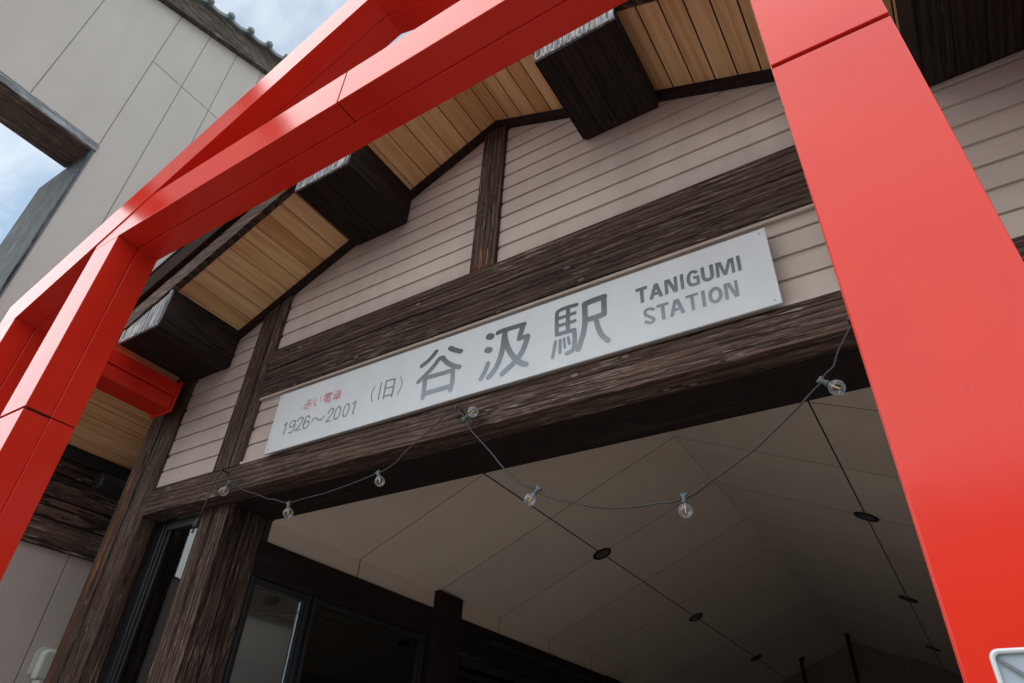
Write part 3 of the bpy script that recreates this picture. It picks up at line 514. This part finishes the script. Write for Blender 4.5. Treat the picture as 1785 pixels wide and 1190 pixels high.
def glyphs(name, strokes, m, y, round_cap=True, sharp=False, wk=1.0):
    b = MB(); dy = 0.0
    for wd, pts in strokes:
        P = [Vector(p) for p in (pts if sharp else smooth_path(pts))]; hw = wd*wk/2; n = len(P); Lf = []; Rt = []
        closed = (P[0]-P[-1]).length < 1e-6
        for i in range(n):
            a = P[i]-P[i-1] if i > 0 else (P[-1]-P[-2] if closed else P[1]-P[0])
            c = P[i+1]-P[i] if i < n-1 else (P[1]-P[0] if closed else P[-1]-P[-2])
            a = a.normalized(); c = c.normalized(); t = (a+c)
            t = t.normalized() if t.length > 1e-3 else a
            nn = Vector((-t.y, t.x)); k = hw/max(0.5, nn.dot(Vector((-a.y, a.x))))
            Lf.append(P[i]+nn*k); Rt.append(P[i]-nn*k)
        yy = y - dy; dy = (dy + 0.00022) % 0.0016
        if round_cap and not closed:
            cap0, cap1 = [], []
            d0 = (P[0]-P[1]).normalized(); d1 = (P[-1]-P[-2]).normalized()
            for i in range(1, 6):
                th = math.pi*i/6
                for cap, c0, d in ((cap0, P[0], d0), (cap1, P[-1], d1)):
                    nv = Vector((-d.y, d.x)); cap.append(c0 + nv*(hw*math.cos(th)) + d*(hw*math.sin(th)))
            # order: Lf forward, end cap, Rt back, start cap
            out = Lf + list(reversed(cap1))[::-1] + Rt[::-1] + cap0
        V = []; F = []
        for i in range(n): V += [(Lf[i].x,yy,Lf[i].y),(Rt[i].x,yy,Rt[i].y)]
        for i in range(n-1): F.append((2*i,2*i+1,2*i+3,2*i+2))
        if round_cap and not closed:
            o = len(V); V += [(p.x,yy,p.y) for p in cap0]; F.append(tuple([0]+[o+4-i for i in range(5)]+[1]) if False else tuple([1]+list(range(o, o+5))+[0]))
            o = len(V); V += [(p.x,yy,p.y) for p in cap1]; F.append(tuple([2*n-2]+list(range(o, o+5))+[2*n-1]))
        b.add(V, F)
    o = b.build(name, m, SG)
    return o
for nm in ('tani','gumi','eki'): glyphs('station_name_character', LETTERS[nm], M_INK, -0.0635)
glyphs('former_mark', LETTERS['kyu'], M_INK2, -0.0635)
glyphs('years', LETTERS['years'], M_INK2, -0.0635)
glyphs('red_train_lettering', LETTERS['akai'], M_INKR, -0.0635, wk=0.85)
glyphs('latin_lettering', LETTERS['latin'], M_INK, -0.0635, round_cap=False)

# ================================================================ red steel gate frame in front of the porch
GF = thing('red_gate_frame', 'glossy red steel gate with gabled outer frame and square inner frame before the porch', 'gate frame', (-3.13,-1.93,GZ))
def halves(y0):            # front and rear half of a member, with a bead between
    return ((y0, y0+0.214, 0.0), (y0+0.2145, y0+0.2235, -0.007), (y0+0.224, y0+0.44, 0.007))
def red(name, polys, y0, cap=0.0):
    b = MB()
    for poly in polys:
        cx = sum(p[0] for p in poly)/len(poly); cy = sum(p[1] for p in poly)/len(poly)
        for ya, yb, gr in halves(y0):
            b.prism_y([(x+(gr if x > cx else -gr), z+(gr if z > cy else -gr)) for x, z in poly], ya, yb)
    return b.build(name, M_RED, GF, 0.009, segs=4)
def redcore(polys, y0):
    b = MB()
    for poly in polys:
        cx = sum(p[0] for p in poly)/len(poly); cy = sum(p[1] for p in poly)/len(poly)
        b.prism_y([(x-0.02*(1 if x > cx else -1), z-0.02*(1 if z > cy else -1)) for x, z in poly], y0+0.02, y0+0.42)
    o = b.build('joint_core', M_REDGAP, GF); return o
YI, YO = -2.137, -2.147
def rect(x0,x1,z0,z1): return [(x0,z0),(x1,z0),(x1,z1),(x0,z1)]
inner = {'column': [], 'crossbeam': []}
for xa, xb in ((-6.677,-6.236),(-0.026,0.424)):
    red('column', [rect(xa,xb,GZ,4.152), rect(xa,xb,4.178,6.192)], YI)
    redcore([rect(xa,xb,4.10,4.23)], YI)
red('crossbeam', [rect(-6.677,-3.138,6.196,6.632), rect(-3.124,0.424,6.196,6.632)], YI)
redcore([rect(-3.2,-3.06,6.196,6.632)], YI)
def zi(x): return 7.89 - 0.455*abs(x+3.13)
def zo(x): return 8.372 - 0.455*abs(x+3.13)
for s in (-1, 1):
    xi, xo = -3.13+s*4.755, -3.13+s*5.155
    red('outer_column', [rect(min(xi,xo),max(xi,xo),GZ,zi(xi)-0.002)], YO)
    b = MB()
    for ya, yb, gr in halves(YO):
        b.prism_y([(-3.13,zi(-3.13)-gr),(xi,zi(xi)-gr),(xi,zi(xi)-gr-0.001),(xo+s*gr,zi(xi)-gr-0.001),(xo+s*gr,zo(xo)),(-3.13,zo(-3.13)+gr)], ya, yb)
    b.build('rafter', M_RED, GF, 0.006, segs=2)
    tb = MB(); x0, x1 = min(xi,xo)+0.004, max(xi,xo)-0.004
    tb.box(x0,x1,YO+0.43,-0.16,5.585,5.765); tb.box(x0-0.010,x1+0.010,YO+0.43,-0.16,5.777,5.97)
    tb.build('tie_beam', M_RED, GF, 0.006)
    fp = MB(); fp.box(x0-0.03,x1+0.03,-0.16,-0.13,5.55,6.0); fp.build('end_plate', M_RED, GF, 0.004)

# ================================================================ grey building on the left
LX = -9.94
LB = thing('grey_building', 'tall grey panelled building with tiled verge and timber framed opening showing sky', 'building', (LX, -1.0, GZ))
def vz(y): return 14.95 + 0.317*(min(y, 4.0)-0.03) - (0.317*(y-4.0) if y > 4 else 0)
core = MB(); X2, X1 = -10.69, -9.947
core.prism_x([(-6.5,10.25),(9.0,10.25),(9.0,vz(9.0)+0.3),(4.0,vz(4)+0.3),(-6.5,vz(-6.5)+0.3)], X2, X1)
core.box(X2, X1, -1.99, 9.0, GZ, 10.249); core.box(X2, X1, -6.5, -1.995, GZ, 4.30)
core.build('wall_core', M_SEAM, LB)
wp = MB(); yj = [-6.5,-5.3,-4.18,-3.06,-1.94,-1.32,-0.70,-0.08,0.54,1.16,1.78,2.4,4.0]
gp_ = 0.009
for y0, y1 in zip(yj, yj[1:]):
    def strip(z0a, z0b, z1a, z1b, ya=y0, yb=y1):
        wp.add([(LX,ya+gp_,z0a),(LX,yb-gp_,z0b),(LX,yb-gp_,z1b),(LX,ya+gp_,z1a),(LX-0.02,ya+gp_,z0a),(LX-0.02,yb-gp_,z0b),(LX-0.02,yb-gp_,z1b),(LX-0.02,ya+gp_,z1a)],
               [(0,1,2,3),(0,4,5,1),(1,5,6,2),(2,6,7,3),(3,7,4,0)])
    zt = lambda y: vz(y)+0.1
    if y1 <= -1.9:
        strip(10.262,10.262,zt(y0),zt(y1))
    else:
        strip(5.46,5.46,12.722,12.722); strip(12.740,12.740,zt(y0),zt(y1))
for ya, yb in ((-1.985,-1.949),): wp.box(LX-0.02, LX, ya, yb, 5.46, 10.262)
yl = [-6.5,-3.8,-2.0,-1.15,-0.42,0.325,1.07,1.81,2.56,3.3,5.0,7.0,9.0]
for y0, y1 in zip(yl, yl[1:]):
    if y1 <= -1.1: z1 = 4.30 if y1 <= -1.99 else 5.44
    else: z1 = 4.10
    wp.box(LX-0.02, LX, y0+gp_, y1-gp_, GZ, z1)
wp.build('wall_panel', M_PANEL, LB, 0.002)
op = MB(); op.box(-10.70, LX+0.025, -6.5, -1.93, 10.085, 10.26); op.build('opening_head', WG['y'], LB, 0.006)
oh = MB(); oh.box(-10.70, LX+0.012, -6.5, -2.004, 10.060, 10.083); oh.build('opening_head_soffit', W['y'], LB, 0.003)
oj = MB(); oj.box(-11.56, LX+0.02, -2.0, -1.955, 4.30, 10.058); oj.build('opening_jamb', WJ, LB, 0.004)
dj = MB(); dj.box(LX+0.002, LX+0.035, -1.95, -0.98, GZ, 5.44); dj.build('timber_pier', W['z'], LB, 0.004)
os_ = MB(); os_.box(-10.72, LX+0.01, -6.5, -2.003, 4.302, 4.34); os_.build('opening_sill', WG['y'], LB, 0.004)
# plank band under the porch eaves, with its mouldings
pk = MB(); zz = [4.135,4.452,4.722,5.037,5.30]
for z0, z1 in zip(zz, zz[1:]): pk.box(LX+0.002, LX+0.035, -0.93, 9.0, z0+0.012, z1-0.010)
pk.build('plank_cladding', W['y'], LB, 0.004)
pb = MB(); pb.box(LX-0.01, LX+0.001, -0.93, 9.0, 4.10, 5.46); pb.build('cladding_backing', M_BACK, LB)
pt = MB(); pt.box(LX, LX+0.05, -0.93, 9.0, 4.105, 4.137); pt.build('cladding_drip', WB, LB, 0.003)
pu = MB(); pu.box(LX+0.002, LX+0.10, -0.96, 9.0, 5.255, 5.40); pu.box(LX+0.002, LX+0.06, -0.96, 9.0, 5.402, 5.46); pu.build('eave_moulding', M_BLACK, LB, 0.004)
# barge board and verge tiles of its roof
vb = MB()
def vstrip(b, x0, x1, ya, yb, d0, d1): b.add([(x,y,vz(y)+d) for x in (x0,x1) for y in (ya,yb) for d in (d0,d1)], [(0,1,3,2),(4,6,7,5),(0,4,5,1),(2,3,7,6),(0,2,6,4),(1,5,7,3)])
vstrip(vb, LX-0.05, LX+0.10, -6.6, 4.0, 0.075, 0.66); vstrip(vb, LX-0.05, LX+0.10, 4.0, 9.0, 0.075, 0.66); vb.build('barge_board', WB, LB, 0.006)
vt = MB(); vstrip(vt, LX-0.01, LX+0.125, -6.6, 4.0, 0.0, 0.070); vstrip(vt, LX-0.01, LX+0.125, 4.0, 9.0, 0.0, 0.07); vt.build('barge_trim', WB, LB, 0.004)
rt = MB(); step = 0.48; y = -6.4-0.1
nodes = []
while y < 3.9:
    if y > -6.6:
        n = 8; top = []; bot = []
        for i in range(n+1):
            t = i/n; yy = y + step*t; sag = -0.09*math.sin(math.pi*t) - 0.02
            top.append((yy, vz(yy)+0.83+sag)); bot.append((yy, vz(yy)+0.73+sag))
        rt.prism_x(top + bot[::-1], -11.2, LX+0.17)
        nodes.append(y+step)
    y += step
for yn in nodes:
    z = vz(yn)+0.80
    rt.tube([(LX+0.20,yn,z),(LX-0.6,yn,z+0.01)], 0.085, 14)
    rt.tube([(LX+0.235,yn,z),(LX+0.205,yn,z)], [0.05,0.078], 14)
rt.box(-14,LX-0.4,-6.5,4.0,13.0,13.2)
rt.build('roof_tiles', M_TILE, LB, 0.004)

# ================================================================ string of clear bulbs
SL_ = thing('string_lights', 'drooping string of clear globe bulbs on a thin grey cord across the dark header beam', 'string lights', (-3.2,-0.05,4.4))
def near_wall(p): return p
cm = MB(); cm.tube(smooth_path([(x,z) for x,_,z in CORD], 3) and [(x, -0.09, z) for x, z in smooth_path([(x,z) for x,_,z in CORD], 3)], 0.0064, 6)
cm.build('cord', M_CORD, SL_, smooth=True)
pc = MB(); pc.tube([(-6.385,-0.075,4.445),(-6.425,-0.05,4.47),(-6.47,-0.06,4.427),(-6.476,-0.09,4.28),(-6.484,-0.09,4.137),(-6.505,-0.09,4.02),(-6.529,-0.09,3.93)], 0.0064, 6); pc.build('plug_cord', M_CORD, SL_, smooth=True)
pg = MB(); pg.tube([(-6.527,-0.09,3.935),(-6.532,-0.09,3.90),(-6.538,-0.09,3.86),(-6.543,-0.09,3.83)], [0.012,0.026,0.032,0.028], 10)
for d in (-0.014, 0.014): pg.box(-6.547+d-0.002,-6.547+d+0.002,-0.095,-0.085,3.775,3.832)
pg.build('plug', M_BLACK, SL_)
for x, z in ((-6.375,4.452),(-3.185,4.398),(-0.065,4.215)): nl = MB(); nl.tube([(x,-0.118,z),(x,-0.11,z),(x,-0.109,z),(x,0.0,z)], [0.016,0.016,0.009,0.009], 8); nl.build('nail', M_BLACK, SL_)
for (sx,sy,sz_), (bx,by,bz), br in BULBS:
    a = Vector((sx,sy,sz_)); c = Vector((bx,by,bz)); d = (c-a).normalized(); side = d.cross(Vector((0,1,0)))
    m = MB(); prof = []                                     # glass globe with a short neck
    for i in range(13):
        th = math.pi*(0.12 + 0.88*i/12); prof.append((c - d*br*math.cos(th), br*math.sin(th)))
    neck = [(c - d*br*1.25, br*0.36)] + prof
    e1 = side.normalized(); e2 = d.cross(e1); n = 18; V = []; F = []
    for p, r in neck: V += [tuple(p + (e1*math.cos(2*math.pi*k/n) + e2*math.sin(2*math.pi*k/n))*max(r, 0.0005)) for k in range(n)]
    for i in range(len(neck)-1):
        for k in range(n): F.append((i*n+k, i*n+(k+1)%n, (i+1)*n+(k+1)%n, (i+1)*n+k))
    m.add(V, F); bo = m.build('bulb', M_BULB, SL_, smooth=True)
    s = MB(); q0 = c - d*br*1.15; q1 = c - d*br*2.3
    s.tube([tuple(q0),tuple(q0-d*br*0.25),tuple(q0-d*br*0.3),tuple(q1)], [br*0.44,br*0.46,br*0.34,br*0.36], 12)
    s.tube([tuple(q1-e1*0.022),tuple(q1+e1*0.022)], br*0.30, 8)
    so_ = s.build('socket', M_SOCK, SL_); so_.parent = bo
    f = MB(); f.tube([tuple(c-d*br*0.55),tuple(c+d*br*0.35)], br*0.085, 6); fo_ = f.build('filament', M_FIL, SL_); fo_.parent = bo
    st = MB(); st.tube([tuple(c-d*br*1.1),tuple(c-d*br*0.55)], [br*0.22,br*0.06], 8); so2 = st.build('stem', M_RIM, SL_); so2.parent = bo

# ================================================================ recessed ceiling lights
def downlight(x, y, label):
    t = thing('ceiling_light', label, 'ceiling light', (x,y,cz(x)), 'recessed lights along the cream ceiling')
    sgn = 1 if x < CX else -1; nrm = Vector((sgn*CS,0,-1)).normalized(); e1 = Vector((1,0,sgn*CS)).normalized(); e2 = Vector((0,1,0)); c = Vector((x,y,cz(x)))
    def ring(b, rows, n=28):
        V = [tuple(c + nrm*h + (e1*math.cos(2*math.pi*k/n)+e2*math.sin(2*math.pi*k/n))*r) for r, h in rows for k in range(n)]; F = []
        for i in range(len(rows)-1):
            for k in range(n): F.append((i*n+k, i*n+(k+1)%n, (i+1)*n+(k+1)%n, (i+1)*n+k))
        b.add(V, F)
    b = MB(); ring(b, [(0.158,0.002),(0.155,0.016),(0.118,0.020),(0.110,0.006)]); b.build('trim_ring', M_BLACK, t, smooth=False)
    b = MB(); ring(b, [(0.109,0.005),(0.06,0.003),(0.001,0.0025)]); b.build('lens', M_LENS, t)
for x, side in ((-4.58,'left'),(-0.67,'right')):
    for y, nm in ((5.7,'nearest to the entrance'),(10.1,'in the middle'),(14.5,'farthest inside')):
        downlight(x, y, f'black recessed light on the {side} ceiling seam, {nm}')

# ================================================================ small things
for x, zt, zb, lb in ((-2.62,5.86,2.2,'thin dark hanging rod below the ceiling ridge at the hall end, the longer one'),(-3.89,5.30,2.2,'thin dark rod left of the ridge rod at the far end of the hall')):
    t = thing('hanging_rod', lb, 'rod', (x,16.5,zb), 'hanging rods at the hall end')
    b = MB(); b.tube([(x,16.5,zb),(x,16.5,zt)], 0.05, 8); b.build('rod', M_ROD, t); b = MB(); b.tube([(x,16.5,zt),(x,16.5,zt+0.06)], 0.09, 8); b.build('ceiling_plate', M_STEEL if x > -3 else M_ROD, t)
t = thing('floodlight', 'black cylindrical floodlight on dark planks beneath the left eave', 'floodlight', (-9.72,0.45,5.08))
b = MB(); b.tube([(-9.70,0.14,5.06),(-9.70,0.19,5.06),(-9.70,0.62,5.06),(-9.70,0.75,5.06)], [0.12,0.135,0.135,0.09], 18); b.build('housing', M_BLACK, t, 0.01)
b = MB(); b.box(-9.90,-9.84,0.38,0.50,4.98,5.14); b.box(-9.84,-9.76,0.42,0.46,5.03,5.09); b.build('bracket', M_BLACK, t, 0.004)
t = thing('conduit_cover', 'pale green plastic conduit cover with pipe on the grey wall beside the corner post', 'conduit cover', (-9.94,0.52,2.8))
def rrect(y0,y1,z0,z1,r,n=5):
    p = []
    for cy, cz_, a0 in ((y1-r,z1-r,0),(y0+r,z1-r,90)):
        for i in range(n+1): a = R(a0+90*i/n); p.append((cy+r*math.cos(a), cz_+r*math.sin(a)))
    return p + [(y0,z0),(y1,z0)]
b = MB(); b.prism_x(rrect(0.415,0.70,2.655,2.985,0.10), -9.938, -9.925); b.build('back_plate', M_PVC, t, 0.003)
b = MB(); b.prism_x(rrect(0.455,0.66,2.60,2.955,0.085), -9.924, -9.80); b.build('hood', M_PVC, t, 0.02, segs=4)
b = MB(); b.tube([(-9.865,0.557,2.605),(-9.865,0.557,GZ)], 0.072, 16); b.build('pipe', M_PVC, t, smooth=False)
# white board standing close by, only its rounded corner in view
t = thing('notice_board', 'blank white notice board with rounded corner and pale rim before the red column', 'notice board', (0.25,-2.70,GZ))
x0, x1, z0, z1, rr = 0.0225, 0.55, 1.20, 1.788, 0.014
def rr4(x0,x1,z0,z1,r,n=6):
    p = []
    for cx, cz_, a0 in ((x1-r,z1-r,0),(x0+r,z1-r,90),(x0+r,z0+r,180),(x1-r,z0+r,270)):
        for i in range(n+1): a = R(a0+90*i/n); p.append((cx+r*math.cos(a), cz_+r*math.sin(a)))
    return p
b = MB(); b.prism_y(rr4(x0,x1,z0,z1,rr), -2.700, -2.680); b.build('panel', M_WHITE, t, 0.004, segs=3)
o_, i_ = rr4(x0,x1,z0,z1,rr), rr4(x0+0.0075,x1-0.0075,z0+0.0075,z1-0.0075,rr*0.6); n = len(o_)
b = MB(); V = [(x,-2.708,z) for x,z in o_]+[(x,-2.708,z) for x,z in i_]+[(x,-2.701,z) for x,z in o_]+[(x,-2.701,z) for x,z in i_]; F = []
for i in range(n):
    j = (i+1)%n; F += [(i,j,n+j,n+i),(i,2*n+i,2*n+j,j),(n+i,n+j,3*n+j,3*n+i)]
b.add(V,F); b.build('rim', M_RIM, t, 0.002)
b = MB(); b.add([(x,y,z) for y in (-2.705,-2.7005) for x,z in ((0.034,1.776),(0.30,1.54),(0.30,1.526),(0.034,1.770))], [(0,1,2,3),(4,7,6,5),(0,4,5,1),(3,2,6,7),(1,5,6,2),(0,3,7,4)]); b.build('stiffener', M_RIB, t)
b = MB(); b.tube([(0.29,-2.66,GZ),(0.29,-2.66,1.6)], 0.02, 10); b.build('stand', M_STEEL, t)
